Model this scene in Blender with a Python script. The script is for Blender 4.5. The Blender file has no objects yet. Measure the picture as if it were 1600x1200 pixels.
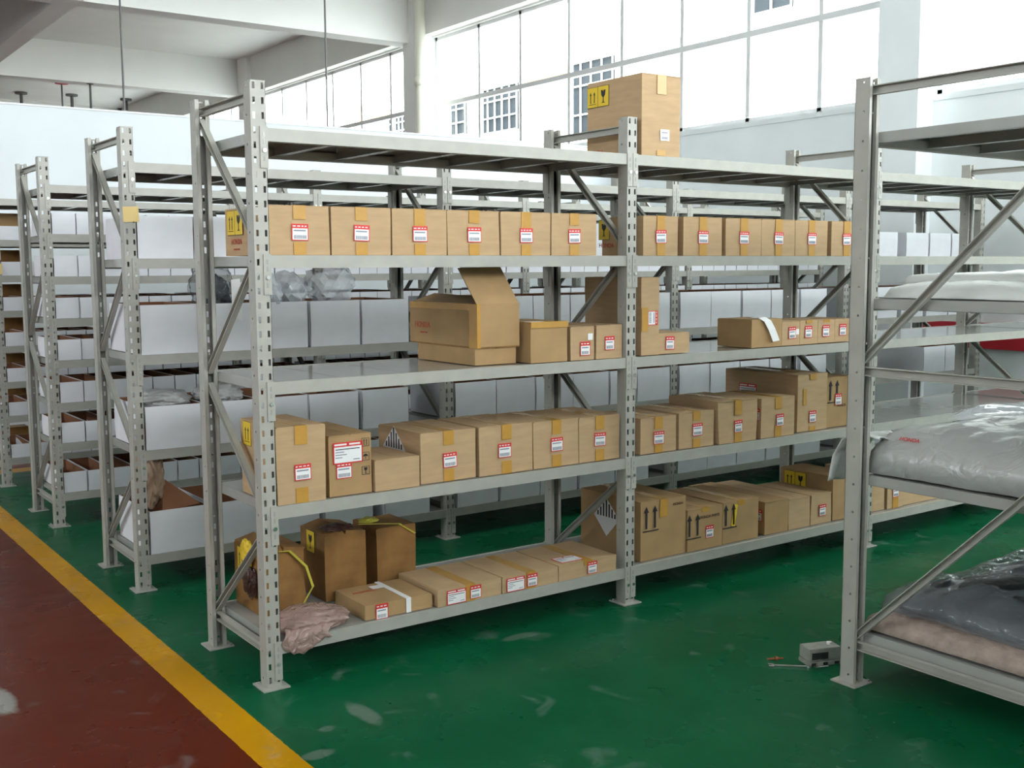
import bpy, bmesh, math, random
from mathutils import Matrix, Vector, noise
random.seed(7)
SC = bpy.context.scene
COL = SC.collection

# ------------------------------------------------------------------ camera
cam_d = bpy.data.cameras.new('camera')
cam_d.sensor_width = 36.0
cam_d.lens = 38.895
cam_d.clip_start = 0.05
cam_d.clip_end = 200
cam = bpy.data.objects.new('camera', cam_d)
COL.objects.link(cam)
_R = ((0.81418224, 0.06560137, -0.57689145), (-0.58058583, 0.08303422, -0.80995395), (-0.00523236, 0.99438513, 0.10569222))
M4 = Matrix(_R).to_4x4()
M4.translation = Vector((-1.405, -3.3911, 1.4078))
cam.matrix_world = M4
SC.camera = cam

# ------------------------------------------------------------------ world and daylight
W = bpy.data.worlds.new('sky')
SC.world = W
W.use_nodes = True
_bg = W.node_tree.nodes['Background']
_bg.inputs[0].default_value = (0.93, 0.97, 1.0, 1)
_bg.inputs[1].default_value = 11.0
def portal(name, loc, rot, sx, sy):
    l = bpy.data.lights.new(name, 'AREA'); l.shape = 'RECTANGLE'; l.size = sx; l.size_y = sy
    l.cycles.is_portal = True
    o = bpy.data.objects.new(name, l); o.location = loc; o.rotation_euler = rot; COL.objects.link(o)
H90 = math.pi/2
portal('window_daylight', (7.16, 6.57, 3.72), (0, H90, 0), 1.9, 7.5)
portal('window_daylight', (7.16, 13.85, 3.72), (0, H90, 0), 1.9, 5.4)
portal('window_daylight', (7.16, -1.85, 3.72), (0, H90, 0), 1.9, 8.2)
portal('window_daylight', (7.16, -8.2, 3.72), (0, H90, 0), 1.9, 3.4)
portal('window_daylight', (-8.16, 1.5, 4.15), (0, -H90, 0), 0.9, 7.0)  # portal for the opening added in the left wall as side fill
portal('window_daylight', (1.0, -10.16, 3.85), (H90, 0, 0), 11.0, 2.5)  # portal for the opening added in the rear wall to light carton fronts
SC.view_settings.view_transform = 'Standard'
SC.view_settings.look = 'None'
SC.view_settings.gamma = 1.0
SC.view_settings.use_curve_mapping = False
SC.view_settings.exposure = 0.52
SC.cycles.use_denoising = True
SC.cycles.max_bounces = 8
SC.cycles.diffuse_bounces = 5
SC.cycles.transparent_max_bounces = 16
SC.cycles.caustics_reflective = False
SC.cycles.caustics_refractive = False

# ------------------------------------------------------------------ materials
MATS = {}
def mat(name, color, rough=0.6, noise_amt=0.0, noise_scale=20, metal=0.0, spec=0.4, bump=0.0, bump_scale=60, stretch=None):
    if name in MATS: return MATS[name]
    m = bpy.data.materials.new(name); m.use_nodes = True
    nt = m.node_tree; b = nt.nodes['Principled BSDF']
    b.inputs['Base Color'].default_value = (*color, 1)
    b.inputs['Roughness'].default_value = rough
    b.inputs['Metallic'].default_value = metal
    b.inputs['Specular IOR Level'].default_value = spec
    if noise_amt > 0 or bump > 0:
        tc = nt.nodes.new('ShaderNodeTexCoord'); mp = nt.nodes.new('ShaderNodeMapping')
        nt.links.new(tc.outputs['Object'], mp.inputs[0])
        if stretch: mp.inputs['Scale'].default_value = stretch
    if noise_amt > 0:
        n = nt.nodes.new('ShaderNodeTexNoise'); n.inputs['Scale'].default_value = noise_scale
        n.inputs['Detail'].default_value = 4
        nt.links.new(mp.outputs[0], n.inputs['Vector'])
        r = nt.nodes.new('ShaderNodeMapRange')
        r.inputs[1].default_value = 0.3; r.inputs[2].default_value = 0.7
        r.inputs[3].default_value = 1-noise_amt; r.inputs[4].default_value = 1+noise_amt
        nt.links.new(n.outputs['Fac'], r.inputs[0])
        mx = nt.nodes.new('ShaderNodeMix'); mx.data_type = 'RGBA'; mx.blend_type = 'MULTIPLY'
        mx.inputs[0].default_value = 1.0
        mx.inputs[6].default_value = (*color, 1)
        nt.links.new(r.outputs[0], mx.inputs[7])
        nt.links.new(mx.outputs[2], b.inputs['Base Color'])
    if bump > 0:
        n2 = nt.nodes.new('ShaderNodeTexNoise'); n2.inputs['Scale'].default_value = bump_scale
        n2.inputs['Detail'].default_value = 3
        nt.links.new(mp.outputs[0], n2.inputs['Vector'])
        bp = nt.nodes.new('ShaderNodeBump'); bp.inputs['Strength'].default_value = bump; bp.inputs['Distance'].default_value = 0.01
        nt.links.new(n2.outputs['Fac'], bp.inputs['Height']); nt.links.new(bp.outputs[0], b.inputs['Normal'])
    MATS[name] = m
    return m

STEEL = mat('grey_painted_steel', (0.375, 0.37, 0.33), 0.42, 0.07, 14, spec=0.45)
DECK = mat('grey_shelf_steel', (0.34, 0.345, 0.32), 0.13, 0.05, 9, spec=0.6)
BOLT = mat('bright_zinc_bolt', (0.8, 0.8, 0.78), 0.2, metal=1.0)
CARD = mat('kraft_cardboard', (0.47, 0.322, 0.182), 0.75, 0.07, 9, spec=0.2, stretch=(1, 1, 6))
CARD2 = mat('darker_kraft_cardboard', (0.40, 0.258, 0.125), 0.75, 0.12, 7, spec=0.2)
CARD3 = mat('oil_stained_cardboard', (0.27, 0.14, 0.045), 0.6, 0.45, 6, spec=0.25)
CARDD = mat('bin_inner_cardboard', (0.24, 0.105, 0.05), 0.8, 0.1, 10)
TAPE = mat('brown_packing_tape', (0.50, 0.27, 0.055), 0.22, 0.05, 30, spec=0.6)
BIN = mat('white_corrugated_board', (0.74, 0.75, 0.79), 0.6, 0.03, 12, spec=0.3)
WHITE = mat('white_label_paper', (0.80, 0.80, 0.80), 0.6)
RED = mat('red_label_print', (0.62, 0.035, 0.03), 0.5)
REDT = mat('red_box_print', (0.50, 0.10, 0.06), 0.7)
INK = mat('black_print', (0.02, 0.02, 0.022), 0.6)
GREY = mat('grey_barcode_print', (0.22, 0.24, 0.30), 0.6)
BROWNINK = mat('dark_brown_print', (0.10, 0.055, 0.03), 0.7)
YEL = mat('yellow_label', (0.72, 0.50, 0.03), 0.5)
NOTE = mat('yellow_paper_note', (0.80, 0.60, 0.26), 0.7)
WALL = mat('white_wall_paint', (0.74, 0.775, 0.775), 0.8, 0.015, 3)
WALLG = mat('pale_wall_paint', (0.80, 0.84, 0.85), 0.8, 0.03, 2)
CEIL = mat('white_ceiling_plaster', (0.82, 0.815, 0.79), 0.85, 0.02, 2)
ALU = mat('white_window_frame', (0.75, 0.76, 0.76), 0.4)
PIPE = mat('cream_drain_pipe', (0.72, 0.70, 0.60), 0.4)
RODM = mat('dark_steel_rod', (0.12, 0.12, 0.12), 0.5)
REDP = mat('red_painted_steel', (0.45, 0.02, 0.03), 0.45)
PARTM = mat('white_partition_panel', (0.70, 0.745, 0.765), 0.6, 0.02, 3)
YSTRAP = mat('yellow_plastic_strap', (0.62, 0.55, 0.08), 0.35)
FACADE = mat('pale_facade_render', (0.70, 0.69, 0.66), 0.9, 0.05, 2)
FACADE_O = mat('ochre_facade_band', (0.60, 0.36, 0.16), 0.9)
DARKW = mat('dark_window_opening', (0.03, 0.035, 0.04), 0.9, spec=0.1)
CHROME = mat('chromed_tool_steel', (0.7, 0.7, 0.68), 0.25, metal=1.0)
GADGET = mat('grey_plastic_housing', (0.30, 0.31, 0.27), 0.5, 0.1, 40)
RUST = mat('rusty_metal', (0.25, 0.08, 0.03), 0.7)
PAPERB = mat('brown_wrapping_paper', (0.36, 0.25, 0.17), 0.7, 0.15, 12, bump=0.4, bump_scale=30)
PINK = mat('pink_brown_foam_sheet', (0.36, 0.28, 0.24), 0.6, 0.2, 25, bump=0.5, bump_scale=70)
DARKP = mat('black_molded_part', (0.03, 0.032, 0.035), 0.3, bump=0.3, bump_scale=20)
GROUND = mat('pale_ground', (0.4, 0.4, 0.38), 0.9)

def film(name, color, alpha, rough=0.15, bump=0.5, scale=25):
    m = bpy.data.materials.new(name); m.use_nodes = True
    nt = m.node_tree; b = nt.nodes['Principled BSDF']
    b.inputs['Base Color'].default_value = (*color, 1)
    b.inputs['Roughness'].default_value = rough
    b.inputs['Specular IOR Level'].default_value = 0.8
    b.inputs['Alpha'].default_value = alpha
    tc = nt.nodes.new('ShaderNodeTexCoord')
    n2 = nt.nodes.new('ShaderNodeTexNoise'); n2.inputs['Scale'].default_value = scale; n2.inputs['Detail'].default_value = 2
    n2.inputs['Distortion'].default_value = 1.5
    nt.links.new(tc.outputs['Object'], n2.inputs['Vector'])
    bp = nt.nodes.new('ShaderNodeBump'); bp.inputs['Strength'].default_value = bump; bp.inputs['Distance'].default_value = 0.02
    nt.links.new(n2.outputs['Fac'], bp.inputs['Height']); nt.links.new(bp.outputs[0], b.inputs['Normal'])
    MATS[name] = m
    return m
FILM = film('clear_plastic_film', (0.80, 0.84, 0.90), 0.34, 0.07, 0.25, 10)
FILMG = film('grey_milky_film', (0.40, 0.41, 0.40), 0.93, 0.3, 0.35, 12)
FILMP = film('pinkish_plastic_film', (0.42, 0.28, 0.24), 0.72, 0.15, 0.7, 25)
FILMK = film('clear_film_over_black', (0.25, 0.28, 0.31), 0.30, 0.06, 1.0, 9)
FILMW = film('white_foam_wrap', (0.62, 0.64, 0.62), 0.96, 0.4, 0.12, 30)

def glass_mat():
    m = bpy.data.materials.new('window_glass'); m.use_nodes = True
    nt = m.node_tree
    for n in list(nt.nodes): nt.nodes.remove(n)
    out = nt.nodes.new('ShaderNodeOutputMaterial')
    mix = nt.nodes.new('ShaderNodeMixShader'); tr = nt.nodes.new('ShaderNodeBsdfTransparent'); gl = nt.nodes.new('ShaderNodeBsdfGlossy')
    tr.inputs[0].default_value = (0.93, 0.96, 0.95, 1); gl.inputs['Roughness'].default_value = 0.03
    mix.inputs[0].default_value = 0.04
    nt.links.new(tr.outputs[0], mix.inputs[1]); nt.links.new(gl.outputs[0], mix.inputs[2])
    nt.links.new(mix.outputs[0], out.inputs[0])
    return m
GLASS = glass_mat()

def floor_mat():
    m = bpy.data.materials.new('painted_epoxy_floor'); m.use_nodes = True
    nt = m.node_tree; b = nt.nodes['Principled BSDF']
    tc = nt.nodes.new('ShaderNodeTexCoord'); sp = nt.nodes.new('ShaderNodeSeparateXYZ')
    nt.links.new(tc.outputs['Object'], sp.inputs[0])
    def math_(op, a, bb, clamp=False):
        n = nt.nodes.new('ShaderNodeMath'); n.operation = op; n.use_clamp = clamp
        for i, v in enumerate((a, bb)):
            if isinstance(v, (int, float)): n.inputs[i].default_value = v
            else: nt.links.new(v, n.inputs[i])
        return n.outputs[0]
    def noise_(scale, detail=4, vec=None, dist=0):
        n = nt.nodes.new('ShaderNodeTexNoise'); n.inputs['Scale'].default_value = scale; n.inputs['Detail'].default_value = detail
        n.inputs['Distortion'].default_value = dist
        nt.links.new(vec or tc.outputs['Object'], n.inputs['Vector']); return n.outputs['Fac']
    def mapr(v, a, bq, c, d):
        n = nt.nodes.new('ShaderNodeMapRange'); n.inputs[1].default_value = a; n.inputs[2].default_value = bq
        n.inputs[3].default_value = c; n.inputs[4].default_value = d
        nt.links.new(v, n.inputs[0]); return n.outputs[0]
    def mixc(f, c1, c2, blend='MIX'):
        n = nt.nodes.new('ShaderNodeMix'); n.data_type = 'RGBA'; n.blend_type = blend
        for i, v in ((0, f), (6, c1), (7, c2)):
            if isinstance(v, tuple): n.inputs[i].default_value = v
            elif isinstance(v, (int, float)): n.inputs[i].default_value = v
            else: nt.links.new(v, n.inputs[i])
        return n.outputs[2]
    wob = mapr(noise_(30, 2), 0, 1, -0.003, 0.003)
    x = math_('ADD', sp.outputs['X'], wob); y = math_('ADD', sp.outputs['Y'], wob)
    g = math_('MULTIPLY', math_('GREATER_THAN', x, -0.128), math_('LESS_THAN', y, 4.80))
    gy = math_('MULTIPLY', math_('GREATER_THAN', x, -0.245), math_('LESS_THAN', y, 4.96))
    mott = mapr(noise_(2.2, 3), 0.2, 0.8, 0.80, 1.20)
    green = mixc(mapr(noise_(1.1, 3), 0.2, 0.8, 0, 1), (0.001, 0.090, 0.032, 1), (0.005, 0.092, 0.038, 1))
    red = mixc(mapr(noise_(2.0, 3), 0.2, 0.8, 0, 1), (0.110, 0.012, 0.002, 1), (0.088, 0.014, 0.004, 1))
    yel = (0.52, 0.25, 0.002, 1)
    c = mixc(gy, red, yel); c = mixc(g, c, green)
    mm = nt.nodes.new('ShaderNodeCombineColor')
    for i in range(3): nt.links.new(mott, mm.inputs[i])
    c = mixc(1.0, c, mm.outputs[0], 'MULTIPLY')
    # pale scuffs and specks worn into the coating
    sc = mapr(noise_(6, 10, None, .8), 0.62, 0.76, 0, 0.30)
    spk = mapr(noise_(55, 2), 0.765, 0.80, 0, 0.6)
    c = mixc(sc, c, (0.25, 0.30, 0.29, 1)); c = mixc(spk, c, (0.45, 0.50, 0.46, 1))
    # worn pale marks with a shape of their own
    rag = mapr(noise_(14, 6), 0, 1, -0.9, 0.9)
    for (mx_, my_, rx, ry, st) in ((-0.75, 0.44, 0.05, 0.14, 0.75), (0.17, -0.36, 0.035, 0.11, 0.30), (-0.08, -0.55, 0.05, 0.03, 0.25), (0.02, -0.40, 0.03, 0.02, 0.2), (1.0, -0.06, 0.09, 0.03, 0.22)):
        dx = math_('DIVIDE', math_('SUBTRACT', sp.outputs['X'], mx_), rx); dy = math_('DIVIDE', math_('SUBTRACT', sp.outputs['Y'], my_), ry)
        dd = math_('ADD', math_('ADD', math_('MULTIPLY', dx, dx), math_('MULTIPLY', dy, dy)), rag)
        c = mixc(mapr(dd, 0.5, 1.2, st, 0), c, (0.32, 0.33, 0.31, 1))
    nt.links.new(c, b.inputs['Base Color'])
    nt.links.new(mapr(noise_(3, 5), 0.3, 0.7, 0.22, 0.38), b.inputs['Roughness'])
    b.inputs['Specular IOR Level'].default_value = 0.1
    bp = nt.nodes.new('ShaderNodeBump'); bp.inputs['Strength'].default_value = 0.05; bp.inputs['Distance'].default_value = 0.02
    nt.links.new(noise_(9, 4), bp.inputs['Height']); nt.links.new(bp.outputs[0], b.inputs['Normal'])
    return m
FLOORM = floor_mat()

# ------------------------------------------------------------------ mesh helpers
class MB:
    def __init__(s): s.v = []; s.f = []; s.m = []; s.mats = []
    def mi(s, m):
        if m not in s.mats: s.mats.append(m)
        return s.mats.index(m)
    def box(s, x0, y0, z0, x1, y1, z1, m):
        k = s.mi(m); n = len(s.v)
        s.v += [(x0,y0,z0),(x1,y0,z0),(x1,y1,z0),(x0,y1,z0),(x0,y0,z1),(x1,y0,z1),(x1,y1,z1),(x0,y1,z1)]
        for q in ((0,3,2,1),(4,5,6,7),(0,1,5,4),(1,2,6,5),(2,3,7,6),(3,0,4,7)):
            s.f.append(tuple(n+i for i in q)); s.m.append(k)
        return s
    def hexa(s, pts, m):
        k = s.mi(m); n = len(s.v); s.v += [tuple(p) for p in pts]
        for q in ((0,3,2,1),(4,5,6,7),(0,1,5,4),(1,2,6,5),(2,3,7,6),(3,0,4,7)):
            s.f.append(tuple(n+i for i in q)); s.m.append(k)
        return s
    def poly(s, pts, m):
        k = s.mi(m); n = len(s.v); s.v += [tuple(p) for p in pts]; s.f.append(tuple(range(n, n+len(pts)))); s.m.append(k); return s
    def extr(s, pts2, y0, y1, m):
        """closed outline in XZ, extruded from y0 to y1"""
        k = s.mi(m); n = len(s.v); c = len(pts2)
        s.v += [(p[0], y0, p[1]) for p in pts2] + [(p[0], y1, p[1]) for p in pts2]
        s.f.append(tuple(range(n, n+c))); s.m.append(k)
        s.f.append(tuple(range(n+2*c-1, n+c-1, -1))); s.m.append(k)
        for i in range(c):
            j = (i+1) % c
            s.f.append((n+i, n+c+i, n+c+j, n+j)); s.m.append(k)
        return s
    def cyl(s, p0, p1, r, m, n=10):
        p0 = Vector(p0); p1 = Vector(p1); d = (p1-p0).normalized()
        a = d.orthogonal().normalized(); b = d.cross(a); k = s.mi(m); o = len(s.v)
        for p in (p0, p1):
            for i in range(n):
                t = 2*math.pi*i/n; s.v.append(tuple(p + a*math.cos(t)*r + b*math.sin(t)*r))
        for i in range(n):
            j = (i+1) % n; s.f.append((o+i, o+j, o+n+j, o+n+i)); s.m.append(k)
        s.f.append(tuple(range(o+n-1, o-1, -1))); s.m.append(k); s.f.append(tuple(range(o+n, o+2*n))); s.m.append(k)
        return s
    def mesh(s, name):
        me = bpy.data.meshes.new(name); me.from_pydata(s.v, [], s.f)
        for m in s.mats: me.materials.append(m)
        me.polygons.foreach_set('material_index', s.m); me.update()
        return me

def link(name, me, parent=None, loc=(0,0,0), rot=(0,0,0)):
    o = bpy.data.objects.new(name, me); COL.objects.link(o)
    o.location = loc; o.rotation_euler = rot
    if parent: o.parent = parent
    return o
def build(name, mb, parent=None, loc=(0,0,0), rot=(0,0,0)): return link(name, mb.mesh(name), parent, loc, rot)
def tag(o, label, cat, group=None, kind=None):
    o['label'] = label; o['category'] = cat
    if group: o['group'] = group
    if kind: o['kind'] = kind
    return o
def thing(name, label, cat, loc=(0,0,0), rz=0, group=None):
    return tag(link(name, None, None, loc, (0,0,rz)), label, cat, group)
def struct(name, mb, parent=None):
    o = build(name, mb, parent)
    if not parent: o['kind'] = 'structure'
    return o
def smooth(o, ang=40):
    me = o.data
    me.polygons.foreach_set('use_smooth', [True]*len(me.polygons))
    return o
def bevelled(mb, name, off, seg=2):
    me = mb.mesh(name); bm = bmesh.new(); bm.from_mesh(me)
    bmesh.ops.bevel(bm, geom=list(bm.edges), offset=off, segments=seg, affect='EDGES', clamp_overlap=True)
    bm.to_mesh(me); bm.free(); return me

# ------------------------------------------------------------------ the building
XW = 7.0
CE = 5.3
struct('floor', MB().box(-9, -11, -0.1, 8, 28.5, 0, FLOORM))
struct('ceiling', MB().box(-9, -11, CE, 7.3, 28.5, CE+0.2, CEIL))
SILL, TOP = 2.82, 4.62
spans = [(-10.2, -6.4), (-6.0, 2.28), (2.84, 10.3), (11.0, 16.5), (17.1, 24.6)]
w = MB()
w.box(XW, -10.5, 0, XW+0.3, 28, SILL, WALLG)
w.box(XW, -10.5, TOP, XW+0.3, 28, CE, CEIL)
prev = -10.5
for a, b in spans:
    w.box(XW, prev, SILL, XW+0.3, a, TOP, WALLG); prev = b
w.box(XW, prev, SILL, XW+0.3, 28, TOP, WALLG)
w.box(XW-0.015, -10.5, SILL-0.05, XW+0.02, 28, SILL, WALL)
struct('wall_right', w)
struct('wall_left', MB().box(-8.3, -10.5, 0, -8, 28, 3.7, WALL).box(-8.3, -10.5, 4.6, -8, 28, CE, WALL).box(-8.3, -10.5, 3.7, -8, -2, 4.6, WALL).box(-8.3, 5, 3.7, -8, 28, 4.6, WALL))  # unseen wall; its high opening is added for soft light from the left
struct('wall_rear', MB().box(-8.3, -10.3, 0, 7.3, -10, 2.6, WALL).box(-8.3, -10.3, 5.1, 7.3, -10, CE, WALL).box(-8.3, -10.3, 2.6, -4.5, -10, 5.1, WALL).box(6.5, -10.3, 2.6, 7.3, -10, 5.1, WALL))  # unseen wall; its wide opening is added to light the rack fronts
struct('wall_front', MB().box(-6, -6.1, 0, 6, -6.0, 2.55, PARTM))  # added unseen panel behind the camera, blocks rear light from the lower shelves
struct('wall_far', MB().box(-8.3, 28, 0, 7.3, 28.3, CE, CEIL))
# columns at the window wall
for i, (a, b, x0) in enumerate(((-6.4, -6.0, 6.78), (2.28, 2.68, 6.78), (10.3, 10.75, 6.78), (16.5, 16.95, 6.78), (24.6, 25.05, 6.78))):
    struct('trim_%d' % (i+1), MB().box(x0, a, 0, XW, b, CE, WALLG if i == 1 else CEIL))
# beams: along the window wall, across the hall, and one lengthwise
BB = 4.57
struct('trim_6', MB().box(6.86, -10, TOP+0.02, XW, 28, CE, CEIL))
for i, y in enumerate((-8.0, 2.3, 10.6, 17.0, 24.6)):
    if i in (0,): continue
    struct('trim_%d' % (6+i), MB().box(-8, y, BB if i != 3 else 4.64, 6.86, y+0.32, CE, CEIL))
struct('trim_11', MB().box(2.06, -10, BB+0.004, 2.33, 28, CE-0.002, CEIL))
# partition between the store and the hall behind
p = MB().box(-8, 6.35, 0, XW, 6.45, 2.725, PARTM)
po = struct('wall_back', p)
build('rail', MB().box(-8, 6.34, 2.725, XW, 6.46, 2.74, ALU), po)

# windows in the right-hand wall
def window(n, a, b, mulls, midz=3.68):
    f = MB(); t = 0.045
    X0, X1 = XW+0.05, XW+0.10
    f.box(X0, a, SILL, X1, b, SILL+t, ALU); f.box(X0, a, TOP-t, X1, b, TOP, ALU)
    f.box(X0, a, SILL, X1, a+t, TOP, ALU); f.box(X0, b-t, SILL, X1, b, TOP, ALU)
    f.box(X0-0.01, a, midz-0.03, X1+0.01, b, midz+0.03, ALU)
    for y in mulls: f.box(X0, y-0.025, SILL, X1, y+0.025, TOP, ALU)
    o = struct('window_%d' % n, f)
    ys = [a]+sorted(mulls)+[b]
    for y0, y1 in zip(ys, ys[1:]):
        build('pane', MB().box(XW+0.07, y0+0.02, midz+0.03, XW+0.074, y1-0.02, TOP-0.02, GLASS), o)
        build('pane', MB().box(XW+0.07, y0+0.02, SILL+0.02, XW+0.074, y1-0.02, midz-0.03, GLASS), o)
    return o
window(1, 2.84, 10.3, [3.52, 4.41, 5.35, 6.31, 7.27, 8.26, 9.2])
window(2, 11.0, 16.5, [11.6, 12.55, 13.54, 14.55, 15.56])
window(3, -6.0, 2.28, [-5, -4, -3, -2, -1, 0, 1.2])
window(4, 17.1, 24.6, [18, 19, 20, 21, 22, 23, 24])
window(5, -10.2, -6.4, [-9, -8, -7])
# drain pipe down the second column
pm = MB(); pm.cyl((6.69, 10.12, 0), (6.69, 10.12, CE), 0.075, PIPE, 16); pm.cyl((6.69, 10.12, 3.9), (6.69, 10.12, 4.02), 0.09, PIPE, 16)
tag(smooth(build('drain_pipe', pm)), 'cream vertical drain pipe beside the column at the window wall', 'pipe')
# hanger rods and sprinkler-like pendants
def rod(x, y, z0, z1, label, r=0.009):
    o = build('hanger_rod', MB().cyl((x, y, z0), (x, y, z1), r, RODM, 8).cyl((x, y, z1-0.01), (x, y, z1), r*3, RODM, 8).cyl((x, y, z0), (x, y, z0+0.01), r*3, RODM, 8))
    tag(o, label, 'rod', 'rods hanging from the ceiling')
rod(1.51, 6.40, 2.74, CE, 'thin grey hanger rod down to the white partition, left one of two long rods')
rod(3.42, 6.40, 2.74, CE, 'thin dark hanger rod down to the partition above the nearest rack')
rod(4.12, 17.1, 1.6, 4.64, 'thin rod hanging from the far cross beam, seen behind the partition', 0.02)
for x, y, zl, red, label in ((4.3, 23.3, 4.2, 0, 'grey ceiling pipe with flat flange, leftmost of the far pipe stubs'), (4.7, 21.4, 4.2, 1, 'thin ceiling pipe with red flange on the far ceiling'), (5.3, 23.0, 4.2, 0, 'grey ceiling pipe with flat flange, just right of the red one'), (6.5, 23.0, 4.2, 0, 'grey ceiling pipe with flange behind the long hanger rod')):
    m = MB().cyl((x, y, CE-0.04), (x, y, CE), 0.13, REDP if red else RODM, 14).cyl((x, y, zl), (x, y, CE-0.03), 0.018 if red else 0.035, RODM, 10)
    tag(build('ceiling_pipe', m), label, 'pipe', 'pipe stubs on the far ceiling')
# red banner on the wall low down
tag(build('wall_banner', MB().box(6.955, -2.6, 0.72, 6.985, 2.75, 0.93, REDP)), 'long red banner strip low on the far wall behind the racks', 'banner')

# outside
struct('ground', MB().box(7.4, -15, -0.2, 40, 45, -0.1, GROUND))
bd = thing('building', 'pale building with barred windows seen through the factory windows', 'building', (14, 0, 0))
bd_m = MB().box(0, 13, 0, 6, 17.2, 5.9, FACADE).box(0, 17.2, 0, 6, 27, 5.75, FACADE)
bd_m.box(0, 5, 0, 6, 11.3, 9, FACADE)
build('facade', bd_m, bd)
build('ledge', MB().box(-0.15, 24.0, 5.5, 0, 25.6, 6.0, FACADE_O).box(-0.15, 16.1, 5.55, 0, 17.5, 5.80, FACADE_O), bd)
def barred(y0, y1, z0, z1, arch, n):
    f = MB().box(-0.03, y0, z0, -0.005, y1, z1, DARKW)
    o = build('window', f, bd)
    g = MB()
    for i in range(n+1):
        y = y0+(y1-y0)*i/n; g.box(-0.08, y-0.012, z0, -0.05, y+0.012, z1, ALU)
    for z in (z0, z0+(z1-z0)*0.33, z0+(z1-z0)*0.7, z1): g.box(-0.09, y0, z-0.015, -0.05, y1, z+0.015, ALU)
    build('grille', g, o)
barred(20.1, 20.9, 4.7, 5.6, 0, 2)
barred(17.9, 19.4, 4.6, 5.65, 1, 5)
barred(14.5, 15.9, 4.1, 5.75, 1, 4)
barred(9.8, 10.7, 5.85, 7.2, 0, 2)
barred(22.8, 24.0, 4.9, 5.5, 0, 6)

# ------------------------------------------------------------------ racking
H = 2.0; L = 1.584; D = 0.555; PW = 0.05; PD = 0.055; PITCH = 0.0465
LV5 = [1.8533, 1.4481, 1.0342, 0.6182, 0.1558]
LV8 = [1.8533, 1.592, 1.365, 1.139, 0.912, 0.68, 0.458, 0.182]

def post_mesh():
    """open channel: slotted web at y=0 facing -y, sides, inward lips; x 0..PW, y 0..PD"""
    bm = bmesh.new()
    def grid(P, us, vs, holes):
        vv = {}
        for i, u in enumerate(us):
            for j, v in enumerate(vs):
                vv[i, j] = bm.verts.new(P(u, v))
        for i in range(len(us)-1):
            for j in range(len(vs)-1):
                if holes(i, j): continue
                bm.faces.new((vv[i, j], vv[i+1, j], vv[i+1, j+1], vv[i, j+1]))
    n = int(H/PITCH)
    zs = [0]
    for k in range(n):
        z = 0.02+k*PITCH
        zs += [z, z+0.021]
    zs.append(H)
    us = [0, 0.006, 0.0145, 0.0355, 0.044, PW]
    grid(lambda u, v: (u, 0, v), us, zs, lambda i, j: i in (1, 3) and j % 2 == 1)
    ys = [0, 0.030, 0.037, PD]
    zs2 = [0]
    for k in range(n): zs2 += [0.03+k*PITCH, 0.037+k*PITCH]
    zs2.append(H)
    for x in (0, PW):
        grid(lambda u, v: (x, u, v), ys, zs2, lambda i, j: i == 1 and j % 4 == 1)
    grid(lambda u, v: (u, PD, v), [0, 0.013], [0, H], lambda i, j: False)
    grid(lambda u, v: (u, PD, v), [PW-0.013, PW], [0, H], lambda i, j: False)
    grid(lambda u, v: (0.013, u, v), [PD-0.012, PD], [0, H], lambda i, j: False)
    grid(lambda u, v: (PW-0.013, u, v), [PD-0.012, PD], [0, H], lambda i, j: False)
    bmesh.ops.remove_doubles(bm, verts=list(bm.verts), dist=1e-5)
    bmesh.ops.recalc_face_normals(bm, faces=list(bm.faces))
    bmesh.ops.solidify(bm, geom=list(bm.faces), thickness=0.0015)
    me = bpy.data.meshes.new('upright_post'); bm.to_mesh(me); bm.free(); me.materials.append(STEEL)
    return me
POST = post_mesh()
PLATE = MB().box(-0.022, -0.022, 0.001, PW+0.022, PD+0.022, 0.006, STEEL).cyl((-0.012, PD+0.012, 0.006), (-0.012, PD+0.012, 0.012), 0.006, BOLT, 8).mesh('foot_plate')
def bar_mesh(name, y0, z0, y1, z1, wd=0.024, th=0.02, x=PW/2):
    """C-channel bar in the frame plane"""
    a = Vector((0, y0, z0)); b = Vector((0, y1, z1)); d = (b-a).normalized(); nrm = Vector((0, -d.z, d.y))
    m = MB()
    def slab(o0, o1, xa, xb):
        pts = []
        for xx in (xa, xb):
            for (pp, oo) in ((a, o0), (b, o0), (b, o1), (a, o1)):
                q = pp + nrm*oo; pts.append((xx, q.y, q.z))
        m.hexa(pts, STEEL)
    slab(-wd/2, wd/2, x+th/2-0.003, x+th/2)
    slab(-wd/2, -wd/2+0.003, x-th/2, x+th/2-0.003)
    slab(wd/2-0.003, wd/2, x-th/2, x+th/2-0.003)
    return m.mesh(name)
def frame_meshes(D, kind):
    yf, yr = PD-0.012, D-PD+0.012
    if kind == 'zig':
        br = [(yr, 1.925, yf, 1.49), (yf, 1.445, yr, 1.035), (yr, 0.985, yf, 0.60), (yf, 0.525, yr, 0.15)]
        st = [1.955, 0.122]
    else:
        br = [(yr, 1.095, yf, 1.935), (yr, 0.165, yf, 1.02)]
        st = [1.96, 1.06, 0.135]
    return ([bar_mesh('diagonal_brace', *b) for b in br], [bar_mesh('frame_strut', yf, z, yr, z, 0.03) for z in st])
ZIG = frame_meshes(D, 'zig')

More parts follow.
